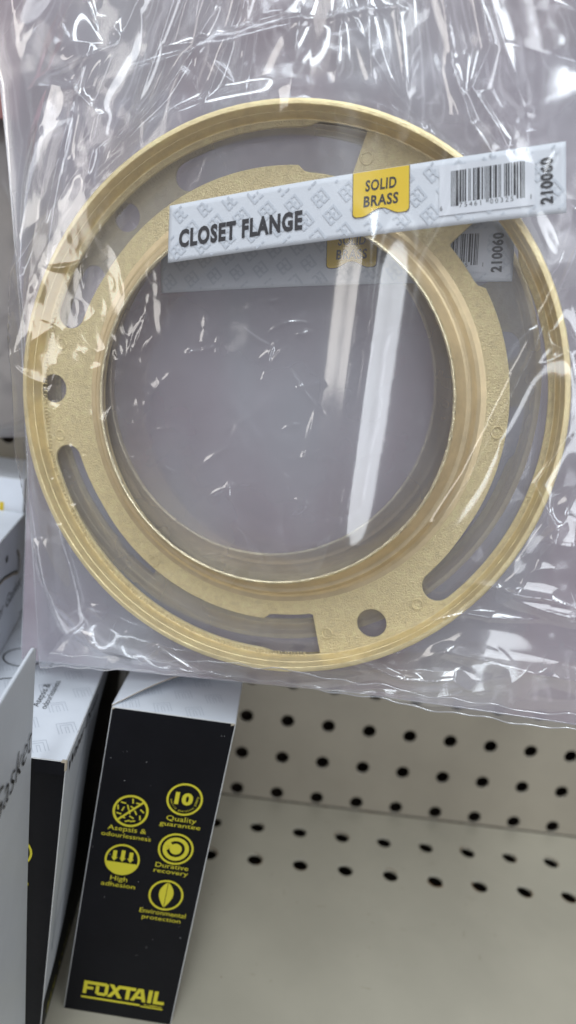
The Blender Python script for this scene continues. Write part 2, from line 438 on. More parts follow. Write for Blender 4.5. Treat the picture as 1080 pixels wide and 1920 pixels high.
        a += 0.55 + rs.rand() * 0.5
    me = bpy.data.meshes.new('seam'); bm.to_mesh(me); bm.free(); link('casting_seam', me, M_BRASS, root)
    return root
fl1 = build_flange('brass closet flange in the front bag, wholly in view under the printed strip', frame())
fl2 = fl1.copy(); COL.objects.link(fl2); fl2.matrix_world = frame(-4.9 - 0.9, 4.4 + 0.5, -17.5, math.radians(-45))
for ch in list(fl1.children):
    c = ch.copy(); COL.objects.link(c); c.parent = fl2
fl2['label'] = 'hazy brass closet flange behind the front one, showing through its slots and bore'

# ------------------------------------------------------------------ clear bags
N1, N2, N3 = Noise(1), Noise(2), Noise(3)
def fbm(x, y, N=N1):
    return (N(x, y) - .5) + 0.5 * (N(x * 2.1 + 7, y * 2.1) - .5) + 0.25 * (N(x * 4.3, y * 4.3 + 3) - .5)
def random_creases(X, Y, seed, count, box, amp, wid, length, angle=None, aspread=3.2, env=None):
    rs = np.random.RandomState(seed); Z = np.zeros_like(X)
    for _ in range(count):
        cx = rs.uniform(box[0], box[1]); cyy = rs.uniform(box[2], box[3])
        if env is not None and rs.rand() > env(cx, cyy): continue
        an = (angle if angle is not None else 0) + rs.uniform(-aspread, aspread) / 2
        L = length * rs.uniform(0.4, 1.6); w = wid * rs.uniform(0.5, 1.8); A = amp * rs.uniform(0.4, 1.3) * rs.choice([-1, 1, 1])
        curv = rs.uniform(-1, 1) * 0.35 / L
        m_ = (np.abs(X - cx) < L + 6 * w) & (np.abs(Y - cyy) < L + 6 * w)
        dx = X[m_] - cx; dy = Y[m_] - cyy
        a = dx * math.cos(an) + dy * math.sin(an); d = -dx * math.sin(an) + dy * math.cos(an) - curv * a * a
        wl_ = w * np.clip(1.2 - np.abs(a) / L, 0.15, 1.2)
        Z[m_] += A * np.exp(-np.abs(d) / wl_) * sstep(1.15 - np.abs(a) / L)
    return Z
def crease_line(X, Y, pts, A, w, side=None):
    """sharp fold along a polyline"""
    best = np.full(X.shape, 1e9)
    tt = np.zeros(X.shape); L = 0; segs = []
    for (x0, y0), (x1, y1) in zip(pts[:-1], pts[1:]): segs.append((x0, y0, x1, y1, L)); L += math.hypot(x1 - x0, y1 - y0)
    for x0, y0, x1, y1, l0 in segs:
        dx, dy = x1 - x0, y1 - y0; dd = dx * dx + dy * dy
        t = np.clip(((X - x0) * dx + (Y - y0) * dy) / dd, 0, 1)
        d = np.hypot(X - x0 - t * dx, Y - y0 - t * dy); m_ = d < best
        best = np.where(m_, d, best); tt = np.where(m_, (l0 + t * math.sqrt(dd)) / L, tt)
    return A * np.exp(-best / w) * np.sqrt(np.clip(4 * tt * (1 - tt), 0.05, 1))
def pleats(X, Y, gx, gy, seed_n, r0, r1, k, amp):
    th = np.arctan2(X - gx, gy - Y); r = np.hypot(X - gx, gy - Y)
    w = seed_n(th * k + 50 + 0.3 * seed_n(r * 0.03, th * 2), r * 0.012 + 9)
    w2 = seed_n(th * k * 2.3 + 90, r * 0.02 + 4)
    f = sstep((r1 - r) / (r1 - r0))
    return amp * f * (0.8 * np.sin(6.0 * w) + 0.14 * (1 - 2 * np.abs(w2 - 0.5)) - 0.3)

BAG_X1, BAG_Y1 = 128.0, 178.0
def left_edge(y): return np.interp(y, [-100, -23, 29, 103, 180], [-91.6, -91.2, -89.9, -91.0, -108.0])
def bottom_edge(x): return np.interp(x, [-92, -70, -40, -10, 35, 62, 98, 130], [-98.3, -96.4, -95.4, -93.7, -96.6, -99.1, -100.5, -103.5]) + 0.45 * np.sin(x * 0.21) + 0.3 * np.sin(x * 0.53 + 1)
def film_grid(nx, ny, le, be, x1, y1):
    uu = np.linspace(0, 1, nx); vv = np.linspace(0, 1, ny)
    U, V = np.meshgrid(uu, vv)
    Y = V * y1 + (1 - V) * -98.0
    xl = le(Y); X = xl + U * (x1 - xl)
    Y = Y + (be(X) + 98.0) * (1 - V) ** 3
    return X, Y
def bulge(X, Y, le, be, x1, y1, top, seam, cx=0, cyy=0, R=89.5):
    r = np.hypot(X - cx, Y - cyy)
    ed = np.minimum(np.minimum(X - le(Y), Y - be(X)), x1 - X)
    w = np.clip((r - R) * 0.9, 1.5, 26)
    s = sstep(ed / w)
    t = 1 - 0.55 * sstep((r - R) / 70)
    return seam + (top - seam) * s * t, s, r

# front bag, front film
X, Y = film_grid(560, 700, left_edge, bottom_edge, BAG_X1, BAG_Y1)
Z0, S, Rr = bulge(X, Y, left_edge, bottom_edge, BAG_X1, BAG_Y1, 5.4, -3.0)
out = sstep((Rr - 88) / 6)                      # 0 over the flange, 1 clear of it
W = np.zeros_like(X)
W += pleats(X, Y, 22, 240, N2, 150, 260, 6, 6.0) * sstep((Y - 62) / 40)
env = lambda x, y: (0.45 if y > 60 else 1.0) if math.hypot(x, y) > 88 else 0.35
W += random_creases(X, Y, 11, 60, (-92, 128, -100, 178), 1.0, 2.4, 15, None, 6.3, env)
W += random_creases(X, Y, 12, 26, (-92, 128, -100, 178), 2.0, 4.0, 26, None, 6.3, env)
TH = np.arctan2(Y - 5, X); 
W += 2.4 * (N1(TH * 4 + 20, Rr * 0.012) - .5) * 2 * out * sstep((95 - Y) / 40)
W += 1.6 * (N1(X / 45, Y / 45) - .5) * out
gx, gy = 24, 215
for i_, (tx, ty, A_, w_) in enumerate(((-62, 70, 2.6, 2.2), (-40, 88, 2.2, 1.6), (-22, 95, 3.0, 2.4), (-6, 99, 2.2, 2.0), (8, 84, 3.2, 4.0), (21, 80, 3.6, 4.4), (33, 76, 3.2, 3.2),
        (42, 74, 2.6, 2.6), (56, 72, 2.4, 3.4), (72, 76, 2.0, 2.4), (92, 88, 2.6, 3.0))):
    q0 = np.array([gx + (tx - gx) * 0.12, gy + (ty - gy) * 0.12]); q1 = np.array([tx, ty], float)
    mid = (q0 + q1) / 2 + np.array([(i_ % 3 - 1) * 2.5, 0])
    W += crease_line(X, Y, [tuple(q0), tuple(mid), tuple(q1)], A_, w_ * 1.4)
lr = sstep((X - 25) / 40) * sstep((-Y - 10) / 40)      # lower right crumple
W += lr * 3.4 * (1 - np.abs(2 * N2(X / 34 + 0.4 * Y / 34, Y / 10 + X / 60) - 1)) * out
for pts, A, w in (
    ([(22, -78), (45, -84), (60, -82), (70, -90)], 3.2, 1.5), ([(38, -70), (62, -62), (84, -62)], 2.6, 1.4),
    ([(60, -52), (86, -55), (100, -60)], 2.4, 1.5), ([(50, -40), (62, -20), (76, 12), (90, 50)], 5.5, 1.5),
    ([(-88, 38), (-72, 58), (-62, 82), (-52, 104)], 2.4, 1.3), ([(-85, 100), (-62, 99), (-42, 104)], 2.6, 0.9),
    ([(-62, 98), (-50, 86), (-58, 66)], 1.8, 1.4), ([(-50, 74), (-30, 92), (-12, 112)], 2.2, 1.0),
    ([(-20, 84), (-6, 110), (2, 128)], 2.6, 1.1), ([(52, 90), (58, 74), (64, 66)], 2.2, 1.4),
    ([(58, 106), (62, 92), (58, 82), (68, 68)], 2.8, 1.3), ([(-20, -92), (-38, -82), (-48, -90)], 2.0, 1.3),
    ([(88, -8), (80, -22), (86, -34), (74, -48)], 2.4, 1.6), ([(-30, 104), (10, 106), (40, 104)], 1.3, 0.7)):
    W += crease_line(X, Y, pts, A, w)
# loose crinkles over the left of the flange and bore
loc = np.exp(-(((X + 48) / 26) ** 2 + ((Y - 16) / 34) ** 2))
W += loc * (1.4 * (1 - np.abs(2 * N3(X / 13, Y / 17 + X / 40) - 1)) + 0.3 * (1 - np.abs(2 * N2(X / 3, Y / 4 + X / 9) - 1)))
loc = np.exp(-(((X + 78) / 12) ** 2 + ((Y - 14) / 30) ** 2))
W += loc * (1.0 * (1 - np.abs(2 * N1(X / 9, Y / 10) - 1)))
W += np.abs(random_creases(X, Y, 13, 70, (-88, 15, -50, 45), 0.75, 0.9, 7, None, 6.3))
W += random_creases(X, Y, 14, 110, (-90, 125, -98, 125), 0.6, 0.9, 6, None, 6.3) * out
# the smooth tall fold running down over the bore
fold = lambda x0, sl, w, A: A * np.exp(-((X - x0 - sl * (Y - 10)) / w) ** 2)
W += 5.4 * fold(29, 0.12, 8.5, 1.0) * sstep((62 - np.abs(Y - 0)) / 25)
calm = 1 - 0.85 * np.exp(-(((X - 76) / 13) ** 2 + ((Y - 59) / 12) ** 2))
W = W * calm
inner = np.maximum(W, 0) * 0.55
Z = Z0 + S * (W * out + inner * (1 - out)) * sstep(S * 2)
P = np.stack([X, Y, Z], -1)
bag1 = empty('clear_bag', frame(), 'front clear plastic bag holding the flange and the CLOSET FLANGE strip', 'plastic bag', 'clear plastic bags')
link('front_film', grid_mesh(P * MM), M_FILM_F, bag1)
# back film
X, Y = film_grid(300, 380, left_edge, bottom_edge, BAG_X1, BAG_Y1)
Z0, S, Rr = bulge(X, Y, left_edge, bottom_edge, BAG_X1, BAG_Y1, -11.7, -3.0)
out = sstep((Rr - 90) / 6)
W = random_creases(X, Y, 21, 40, (-92, 128, -100, 178), 0.6, 1.6, 10, None, 6.3) + 2.0 * fbm(X / 22, Y / 22, N3)
W += pleats(X, Y, 22, 240, N1, 150, 260, 9, 3.0) * sstep((Y - 70) / 40)
P = np.stack([X, Y, Z0 - S * np.abs(W) * 0.1 * (1 - out) + S * W * out * 0.8], -1)
link('back_film', grid_mesh(P * MM), M_FILM_B, bag1)
def ribbon(pts, w, name, parent, m, z=-2.9, th=0.12):
    P_ = np.array(pts, float); d = np.gradient(P_, axis=0); d /= np.linalg.norm(d, axis=1)[:, None]
    nn = np.stack([-d[:, 1], d[:, 0]], -1)
    G = []
    for k, zz in ((-1, 0), (-0.6, th), (0.6, th), (1, 0)):
        Q = P_ + nn * w / 2 * k; G.append(np.stack([Q[:, 0], Q[:, 1], np.full(len(Q), z + zz)], -1))
    return link(name, grid_mesh(np.array(G) * MM), m, parent)
xs = np.linspace(-91, 127, 90); ribbon(np.stack([xs, bottom_edge(xs) + 0.2], -1), 0.5, 'seam', bag1, M_SEAM)
xs = np.linspace(-85, 127, 90); ribbon(np.stack([xs, bottom_edge(xs) + 6.3 + 0.3 * np.sin(xs * 0.35)], -1), 0.45, 'seam', bag1, M_SEAM, z=0.2)
ys = np.linspace(-97.5, 177, 90); ribbon(np.stack([left_edge(ys) + 0.2, ys], -1), 0.5, 'seam', bag1, M_SEAM)

# second bag
L2 = lambda y: np.interp(y, [-100, -24, 31, 109, 180], [-108.5, -99.6, -97.0, -100.3, -101.0])
B2 = lambda x: np.interp(x, [-108, -40, 30, 98, 130], [-101.5, -101.5, -101, -104, -107])
bag2 = empty('clear_bag', frame(), 'clear plastic bag behind the front one, edge showing at the left', 'plastic bag', 'clear plastic bags')
X, Y = film_grid(300, 360, L2, B2, 122, 172)
Z0, S, Rr = bulge(X, Y, L2, B2, 122, 172, -13.0, -15.0, -5.8, 4.8, 89.5)
out = sstep((Rr - 90) / 6)
W = random_creases(X, Y, 31, 45, (-108, 122, -104, 172), 0.7, 1.5, 11, None, 6.3) + 2.0 * fbm(X / 24, Y / 24, N2)
for pts, A, w in (([(-100, 103), (-70, 104), (-37, 110), (12, 116)], 1.8, 1.0), ([(-84, 96), (-80, 82), (-88, 70)], 2.4, 2.0), ([(-66, 76), (-60, 66), (-70, 62)], 2.2, 1.6)):
    W += crease_line(X, Y, pts, A, w)
P = np.stack([X, Y, Z0 + S * np.minimum(W, 0.6) * np.where(out > .5, 0.9, 0.12)], -1)
link('front_film', grid_mesh(P * MM), M_FILM2_F, bag2)
X, Y = film_grid(260, 320, L2, B2, 122, 172)
Z0, S, Rr = bulge(X, Y, L2, B2, 122, 172, -28.0, -15.0, -5.8, 4.8, 89.5)
W = random_creases(X, Y, 41, 120, (-108, 122, -104, 172), 0.9, 2.4, 16, None, 6.3) + 3.0 * fbm(X / 30, Y / 30, N1)
W += 3.2 * np.exp(-((X - 27 - 0.13 * (Y - 10)) / 4.5) ** 2) + 1.2 * np.exp(-((X + 12 - 0.03 * Y) / 9) ** 2)
W += pleats(X, Y, 20, 230, N3, 150, 250, 7, 6.0) * sstep((Y - 50) / 40)
P = np.stack([X, Y, Z0 + S * W * 0.8], -1)
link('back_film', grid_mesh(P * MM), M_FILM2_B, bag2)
ys = np.linspace(-97.5, 171, 90); ribbon(np.stack([L2(ys) + 0.2, ys], -1), 0.5, 'seam', bag2, M_SEAM, z=-14.9)
xs = np.linspace(-108, 121, 90); ribbon(np.stack([xs, B2(xs) + 0.2], -1), 0.5, 'seam', bag2, M_SEAM, z=-14.9)

# third bag, blurred, further back
L3 = lambda y: np.interp(y, [-100, 200], [-118, -112]); B3 = lambda x: np.interp(x, [-120, 130], [-103, -97])
bag3 = empty('clear_bag', frame(), 'milky blurred plastic bag hanging farthest back behind the flanges', 'plastic bag', 'clear plastic bags')
X, Y = film_grid(220, 280, L3, B3, 140, 118)
for nm, zz, sd in (('front_film', -50, 51), ('back_film', -57, 52)):
    Z0, S, Rr = bulge(X, Y, L3, B3, 140, 118, zz, -54, 0, 0, 60)
    W = random_creases(X, Y, sd, 60, (-118, 140, -100, 200), 1.2, 4, 26, None, 6.3) + 4.0 * fbm(X / 40, Y / 40, N2)
    W += 2.5 * np.exp(-((X - 24 - 0.1 * Y) / 6) ** 2)
    P = np.stack([X, Y, Z0 + S * W], -1); link(nm, grid_mesh(P * MM), M_FILM3, bag3)

bag4 = empty('clear_bag', frame(-118, 30, -20), 'dull milky bag hanging at the far left beyond the edge of the others', 'plastic bag', 'clear plastic bags')
L4 = lambda y: np.interp(y, [-100, 200], [-100, -100]); B4 = lambda x: np.interp(x, [-100, 100], [-46, -42])
X, Y = film_grid(120, 160, L4, B4, 16, 190)
Y = np.maximum(Y, -46)
for nm, zz, sd in (('front_film', -25, 61), ('back_film', -45, 62)):
    Z0, S, Rr = bulge(X, Y, L4, B4, 16, 190, zz, -36, -40, 0, 40)
    W = random_creases(X, Y, sd, 40, (-100, 16, -70, 190), 1.2, 4, 20, None, 6.3)
    link(nm, grid_mesh(np.stack([X, Y, Z0 + S * W], -1) * MM), M_FILM_DULL, bag4)

# ------------------------------------------------------------------ printed strips
def upc(ink, x, y, w, h, digits='675461003251', down=True):
    Lc = ['0001101', '0011001', '0010011', '0111101', '0100011', '0110001', '0101111', '0111011', '0110111', '0001011']
    inv = lambda s: ''.join('1' if c == '0' else '0' for c in s)
    pat = '101' + ''.join(Lc[int(d)] for d in digits[:6]) + '01010' + ''.join(inv(Lc[int(d)]) for d in digits[6:]) + '101'
    u = w / 95.0
    i = 0
    while i < 95:
        if pat[i] == '1':
            j = i
            while j < 95 and pat[j] == '1': j += 1
            long = i < 10 or i >= 85 or 45 <= i < 50
            ink.rect(x + i * u, y, x + j * u, y + h + (h * 0.11 if long else 0)); i = j
        else: i += 1
    fs = h * 0.15; yb = y + h * 1.17
    ink.text(digits[0], x - 2.6, yb + 0.3, fs, align='C', bold=0.0)
    for k in range(5): ink.text(digits[1 + k], x + (13 + 6.5 * k) * u, yb, fs, align='C', bold=0.0)
    for k in range(5): ink.text(digits[6 + k], x + (53 + 6.5 * k) * u, yb, fs, align='C', bold=0.0)
    ink.text(digits[11], x + w + 1.6, yb, fs, align='C', bold=0.0)
def make_strip(c00, c10, c11, c01, zfun, label, title=True):
    """corners TL, TR, BR, BL in flange mm; (s,t) in mm over 114 x 17.4"""
    LW, LH = 114.0, 17.4
    c00, c10, c11, c01 = [np.array(c, float) for c in (c00, c10, c11, c01)]
    root = empty('label_strip', frame(), label, 'label', 'printed strips in the bags')
    def fn(off):
        def g(s, t):
            a, b = s / LW, t / LH
            p = c00 * (1 - a) * (1 - b) + c10 * a * (1 - b) + c11 * a * b + c01 * (1 - a) * b
            ex = c10 - c00; ex /= np.linalg.norm(ex)
            p = p + np.array([-ex[1], ex[0]]) * (1.1 * math.sin(math.pi * a) * 0.6)
            return (p[0] * MM, p[1] * MM, (zfun(s, t) + off) * MM)
        return g
    nx, ny = 90, 12; P = np.zeros((ny, nx, 3))
    for i in range(ny):
        for j in range(nx): P[i, j] = fn(0)(LW * j / (nx - 1), LH * i / (ny - 1))
    o = link('paper', grid_mesh(P), M_PAPER, root)
    sm = o.modifiers.new('thickness', 'SOLIDIFY'); sm.thickness = 0.00005; sm.offset = 0
    # repeated emblem
    ink = Ink()
    def glyph(cx, cyy, k=1.0, an=math.radians(-38)):
        ca, sa = math.cos(an), math.sin(an)
        def R_(x0, y0, x1, y1):
            pts = [(cx + (a * ca - b * sa) * k, cyy + (a * sa + b * ca) * k) for a, b in ((x0, y0), (x1, y0), (x1, y1), (x0, y1))]
            if all(0.2 < p[0] < LW - 0.2 and 0.2 < p[1] < LH - 0.2 for p in pts): ink.add(pts, [(0, 1, 2, 3)])
        R_(-2.1, -2.1, -1.45, 2.1); R_(1.45, -2.1, 2.1, 2.1)
        R_(-1.45, -2.1, 0.1, -1.5); R_(0.5, -2.1, 1.45, -1.5)
        R_(-0.1, 1.5, 1.45, 2.1); R_(-1.45, 1.5, -0.5, 2.1)
        R_(-0.32, -1.5, 0.32, 1.5); R_(-1.45, -0.3, -0.32, 0.3); R_(0.32, -0.3, 0.9, 0.3)
    an0 = math.radians(38)
    for i in range(-30, 40):
        for j in range(-30, 40):
            x = 4 + i * 8.0 + j * 3.6; y = 3 + j * 5.2 - i * 0.6
            if -3 < x < LW + 3 and -3 < y < LH + 3: glyph(x, y)
    ink.build('emblem_pattern', M_PAPER_DIM, root, fn(0.20))
    ink = Ink()
    if title: ink.text('CLOSET FLANGE', 3.6, 13.0, 4.9, width=38.8, align='L', bold=0.048, sp=1.14)
    if title: ink.build('title_print', M_INK, root, fn(0.26))
    ink = Ink(); ink.text('210060', 110.6, 9.0, 2.9, width=11.4, ang=math.pi / 2, align='C', bold=0.04, sp=1.1)
    ink.build('number_print', M_INK, root, fn(0.26))
    # yellow tag
    tx0, tx1 = 57.0, 73.2; tb = 12.4
    def tagshape(g):
        P_ = [(tx0 + g, 0.15), (tx1 - g, 0.15), (tx1 - g, tb - 1.2)]
        for i in range(1, 6): a = math.pi / 2 * i / 6; P_.append((tx1 - g - 1.4 + 1.4 * math.cos(a), tb - 1.2 + 1.2 * math.sin(a) - g))
        n = 14; xa, xb = tx1 - 2.6, tx0 + 2.6
        for i in range(n + 1):
            a = i / n; P_.append((xa + (xb - xa) * a, tb - g - 1.9 * 0.5 * (1 - math.cos(2 * math.pi * a))))
        for i in range(1, 6): a = math.pi / 2 + math.pi / 2 * i / 6; P_.append((tx0 + g + 1.4 + 1.4 * math.cos(a), tb - 1.2 + 1.2 * math.sin(a) - g))
        P_.append((tx0 + g, tb - 1.2)); return P_
    for nm, g, mm_, of in (('tag_outline', 0, M_TAGLINE, 0.24), ('yellow_tag', 0.22, M_YTAG, 0.30)):
        pts = tagshape(g)
        me = curve_fill([pts]); V = [(v.co.x, v.co.y) for v in me.vertices]; F = [tuple(p.vertices) for p in me.polygons]
        ink = Ink(); ink.add(V, F); ink.build(nm, mm_, root, fn(of), sub=5)
    ink = Ink(); ink.text('SOLID', 65.1, 5.4, 2.8, width=8.8, bold=0.03, shear=0.06, sp=1.1); ink.text('BRASS', 65.1, 9.6, 2.8, width=9.8, bold=0.03, shear=0.06, sp=1.1)
    ink.build('tag_print', M_INK, root, fn(0.36))
    ink = Ink(); ink.rect(81.2, 2.0, 106.2, 14.6); ink.build('barcode_patch', M_PAPER_WHITE, root, fn(0.30), sub=4)
    ink = Ink(); upc(ink, 84.4, 3.4, 19.2, 8.2); ink.build('barcode', M_INK, root, fn(0.36))
    return root
make_strip((-29.9, 60.2), (82.4, 68.6), (83.7, 50.8), (-31.1, 43.6), lambda s, t: 4.62 + 0.15 * math.sin(s * 0.06),
           'white CLOSET FLANGE strip with yellow SOLID BRASS tag and barcode, lying across the front flange')
make_strip((-40.8, 55.2), (72.6, 54.0), (72.4, 36.8), (-41.2, 37.8), lambda s, t: -12.4,
           'hazy second printed strip, mostly hidden behind the front strip and flange', False)

# ------------------------------------------------------------------ cartons
def V3(*a): return np.array(a, float)
class Carton:
    """box from front-top-left/right, front-bottom-left/right corners and a depth vector, in inches"""
    def __init__(s, TL, TR, BL, BR, D, label, group='gasket cartons on the shelf', mats=None, name='carton_box'):
        s.c = [V3(*TL) * 25.4, V3(*TR) * 25.4, V3(*BL) * 25.4, V3(*BR) * 25.4]; s.D = V3(*D) * 25.4
        TLa, TRa, BLa, BRa = s.c
        base = (BLa + BRa) / 2
        s.o = base
        s.root = empty(name, Matrix.Translation(Vector(base * MM)), label, 'carton', group)
        vs_ = [TLa, TRa, BRa, BLa] + [p + s.D for p in (TLa, TRa, BRa, BLa)]
        F = [(3, 2, 1, 0), (4, 5, 6, 7), (0, 1, 5, 4), (1, 2, 6, 5), (2, 3, 7, 6), (3, 0, 4, 7)]
        bm = bmesh.new(); bv = [bm.verts.new(tuple((v - base) * MM)) for v in vs_]
        # material per face: 0 black, 1 white, 2 edge
        mm_ = mats or dict(front=0, back=0, top=1, right=1, bottom=0, left=0)
        for f, k in zip(F, ('front', 'back', 'top', 'right', 'bottom', 'left')):
            fc = bm.faces.new([bv[i] for i in f]); fc.material_index = mm_[k]
        bmesh.ops.recalc_face_normals(bm, faces=bm.faces[:])
        bmesh.ops.bevel(bm, geom=bm.edges[:], offset=0.0003, segments=2, affect='EDGES', material=2)
        me = bpy.data.meshes.new('carton'); bm.to_mesh(me); bm.free()
        s.body = link('carton_body', me, [M_BLACK, M_WHITE, M_EDGE], s.root)
    def face(s, which, off=0.12):
        TL, TR, BL, BR = s.c; D = s.D
        if which == 'front': a, b, c, d = TL, TR, BL, BR
        elif which == 'right': a, b, c, d = TR, TR + D, BR, BR + D
        elif which == 'top': a, b, c, d = TL, TR, TL + D, TR + D
        n = np.cross(b - a, c - a); n /= -np.linalg.norm(n)
        if which == 'top': n = -n
        W_ = np.linalg.norm(b - a); H_ = np.linalg.norm(c - a)
        def fn(x, y):
            u, v = x / W_, y / H_
            p = a * (1 - u) * (1 - v) + b * u * (1 - v) + c * (1 - u) * v + d * u * v + n * off - s.o
            return tuple(p * MM)
        return fn, W_, H_
    def put(s, ink, which, name, m, off=0.12, sub=0, label=None):
        fn, _, _ = s.face(which, off); return ink.build(name, m, s.root, fn, sub, label)

# carton 1: black front with icons
b1 = Carton((-1.97, -5.61, 5.4), (-0.16, -5.65, 5.4), (-2.32, -5.71, 0.01), (-0.57, -5.79, 0.01), (0.02, 4.3, 0),
            'black carton with yellow icons and the FOXTAIL name at its foot, beside the bare shelf')
ink = Ink()
def crossed(ink, x, y):     # germs struck out
    ink.ring(x, y, 6.0, 6.9)
    ink.line([(x - 4.5, y + 4.5), (x + 4.5, y - 4.5)], 0.8)
    rs = np.random.RandomState(2)
    for dx, dy, an in ((-3.2, -3.2, 10), (0.3, -4.4, 80), (2.6, -3.6, 10), (-1.2, -1.6, 70), (-3.0, -0.6, 110), (-4.3, 1.6, 10), (-0.4, 0.4, 70), (2.0, 0.4, 60), (4.4, -0.6, 40), (0.8, 2.6, 25),
                       (-2.6, 3.0, 10), (-0.6, 4.4, 160), (4.0, 2.4, 80), (1.4, 4.2, 165), (0.6, -1.6, 30), (-5.0, -1.0, 80)):
        if math.hypot(dx, dy) < 5.4:
            a = math.radians(an); ink.line([(x + dx - 1.0 * math.cos(a), y + dy - 1.0 * math.sin(a)), (x + dx + 1.0 * math.cos(a), y + dy + 1.0 * math.sin(a))], 0.55)
crossed(ink, 13.5, 42.0)
def ten(ink, x, y):
    ink.ring(x, y, 6.1, 6.9); ink.text('10', x - 0.3, y + 2.0, 4.6, width=6.9, bold=0.05)
    ink.text('years', x + 5.0, y + 0.3, 1.1, width=4.0, ang=math.radians(80), bold=0.0)
    for i, ch in enumerate('quality guarantee'):     # along the lower inside of the ring
        a = math.radians(172 - i * 8.2)
        if ch != ' ': ink.text(ch, x + 5.3 * math.cos(a), y + 5.3 * math.sin(a), 0.85, ang=math.radians(-(90 - 0) + math.degrees(math.pi - a) ) if False else (a - math.pi / 2) * -1, bold=0.0)
ten(ink, 33.0, 33.9)
def swirl(ink, x, y):
    ink.ring(x, y, 6.1, 6.9); ink.ring(x, y, 3.55, 5.1); ink.disc(x, y, 2.35); ink.ring(x, y, 2.3, 3.6, 180, 228)
    ink.poly([(x - 4.3, y - 1.3), (x - 2.0, y - 0.9), (x - 3.2, y + 0.9)])
swirl(ink, 33.4, 55.6)
def arrows(ink, x, y):
    ink.ring(x, y, 6.1, 6.9)
    P_ = [(x + 6.3 * math.cos(math.radians(a)), y + 6.3 * math.sin(math.radians(a))) for a in range(12, 169, 6)]; ink.poly(P_)
    for k in (-3.2, 0, 3.2):
        ink.rect(x + k - 0.75, y - 4.2 + abs(k) * 0.15, x + k + 0.75, y - 0.4); ink.poly([(x + k - 1.3, y - 0.8), (x + k + 1.3, y - 0.8), (x + k, y + 0.9)])
arrows(ink, 13.6, 63.6)
def leaf(ink, x, y):
    ink.ring(x, y, 6.1, 6.9)
    for sgn in (-1, 1):
        P_ = [(x + sgn * 0.12, y - 5.9)]
        for i in range(1, 14): t = i / 14; P_.append((x + sgn * (0.12 + 2.75 * math.sin(math.pi * t ** 0.85)), y - 5.9 + 11.6 * t))
        P_.append((x + sgn * 0.12, y + 5.7)); ink.poly(P_)
leaf(ink, 33.2, 76.6)
for tx, x, y, h, w in (('Asepsis &', 13.4, 51.0, 2.0, 15), ('odourlessness', 13.5, 53.9, 1.8, 19.4), ('Quality', 33.3, 43.5, 2.0, 11.6), ('guarantee', 33.2, 46.0, 1.8, 15.8),
                       ('Durative', 33.3, 64.4, 2.0, 13.0), ('recovery', 33.3, 66.8, 1.8, 13.6), ('High', 13.6, 73.2, 2.0, 6.8), ('adhesion', 13.7, 76.0, 1.9, 13.6),
                       ('Environmental', 33.3, 85.8, 2.0, 18.6), ('protection', 33.2, 88.4, 1.8, 15.6)):
    ink.text(tx, x, y, h * 1.05, width=w, bold=0.0)
b1.put(ink, 'front', 'icon_print', M_YEL)
def wordmark(ink, x0, yb, w, h):
    """squared bold FOXTAIL lettering drawn from strokes"""
    s = h * 0.27; u = w / 34.2
    def R_(x, y, X_, Y_): ink.rect(x0 + x * u, yb - Y_ * h, x0 + X_ * u, yb - y * h)
    k = s / u; v = 0.24
    R_(0, 0, 1.5, 1); R_(1.5, 1 - v, 9.6, 1); R_(1.5, 0.36, 4.2, 0.36 + v * 0.9)            # F with its long top bar
    R_(5.2, 0.1, 6.6, 0.72); R_(9.0, 0.1, 10.4, 0.92); R_(6.0, 0.0, 9.6, 0.22)                # O
    ink.poly([(x0 + 10.2 * u, yb), (x0 + 12.0 * u, yb), (x0 + 16.4 * u, yb - h), (x0 + 14.6 * u, yb - h)])
    ink.poly([(x0 + 10.6 * u, yb - h), (x0 + 12.4 * u, yb - h), (x0 + 16.6 * u, yb), (x0 + 14.8 * u, yb)])
    R_(15.6, 1 - v, 21.8, 1); R_(17.9, 0, 19.5, 1 - v)
    ink.poly([(x0 + 20.0 * u, yb), (x0 + 21.7 * u, yb), (x0 + 24.3 * u, yb - h), (x0 + 22.7 * u, yb - h)])
    ink.poly([(x0 + 23.4 * u, yb - h), (x0 + 24.9 * u, yb - h), (x0 + 26.6 * u, yb), (x0 + 25.0 * u, yb)]); R_(22.2, 0.2, 25.3, 0.40)
    R_(27.2, 0, 28.8, 1); R_(29.6, 0, 31.2, 1); R_(31.2, 0, 34.2, v)
ink = Ink(); wordmark(ink, 6.9, 128.0, 34.4, 6.2)
ink.rect(6.6, 129.3, 31.5, 130.2); ink.rect(31.9, 129.9, 41.3, 130.5); ink.text('PLUMBING', 37, 129.6, 0.8, width=7.5, bold=0.02)
b1.put(ink, 'front', 'brand_print', M_YEL)
ink = Ink(); rs = np.random.RandomState(9)
for _ in range(20): ink.disc(rs.uniform(1, 45), rs.uniform(1, 118), rs.uniform(0.05, 0.16), 6)
tag(b1.put(ink, 'front', 'dust_specks', M_EDGE), kind='stuff')
for (x0, x1, y) in ((0.2, 1.3, 0.6), (44.2, 45.8, 0.7)):
    ink = Ink(); ink.poly([(x0, 0.2), (x1, 0.2), (x1 - 0.3, y), (x0 + 0.2, y + 0.5)]); b1.put(ink, 'front', 'worn_corner', M_KRAFT)
ink = Ink(); ink.rect(0.4, 108, 108, 136); b1.put(ink, 'right', 'black_band', M_BLACK)
ink = Ink(); ink.rect(0.4, 92, 108, 97); b1.put(ink, 'right', 'yellow_band', M_YEL)
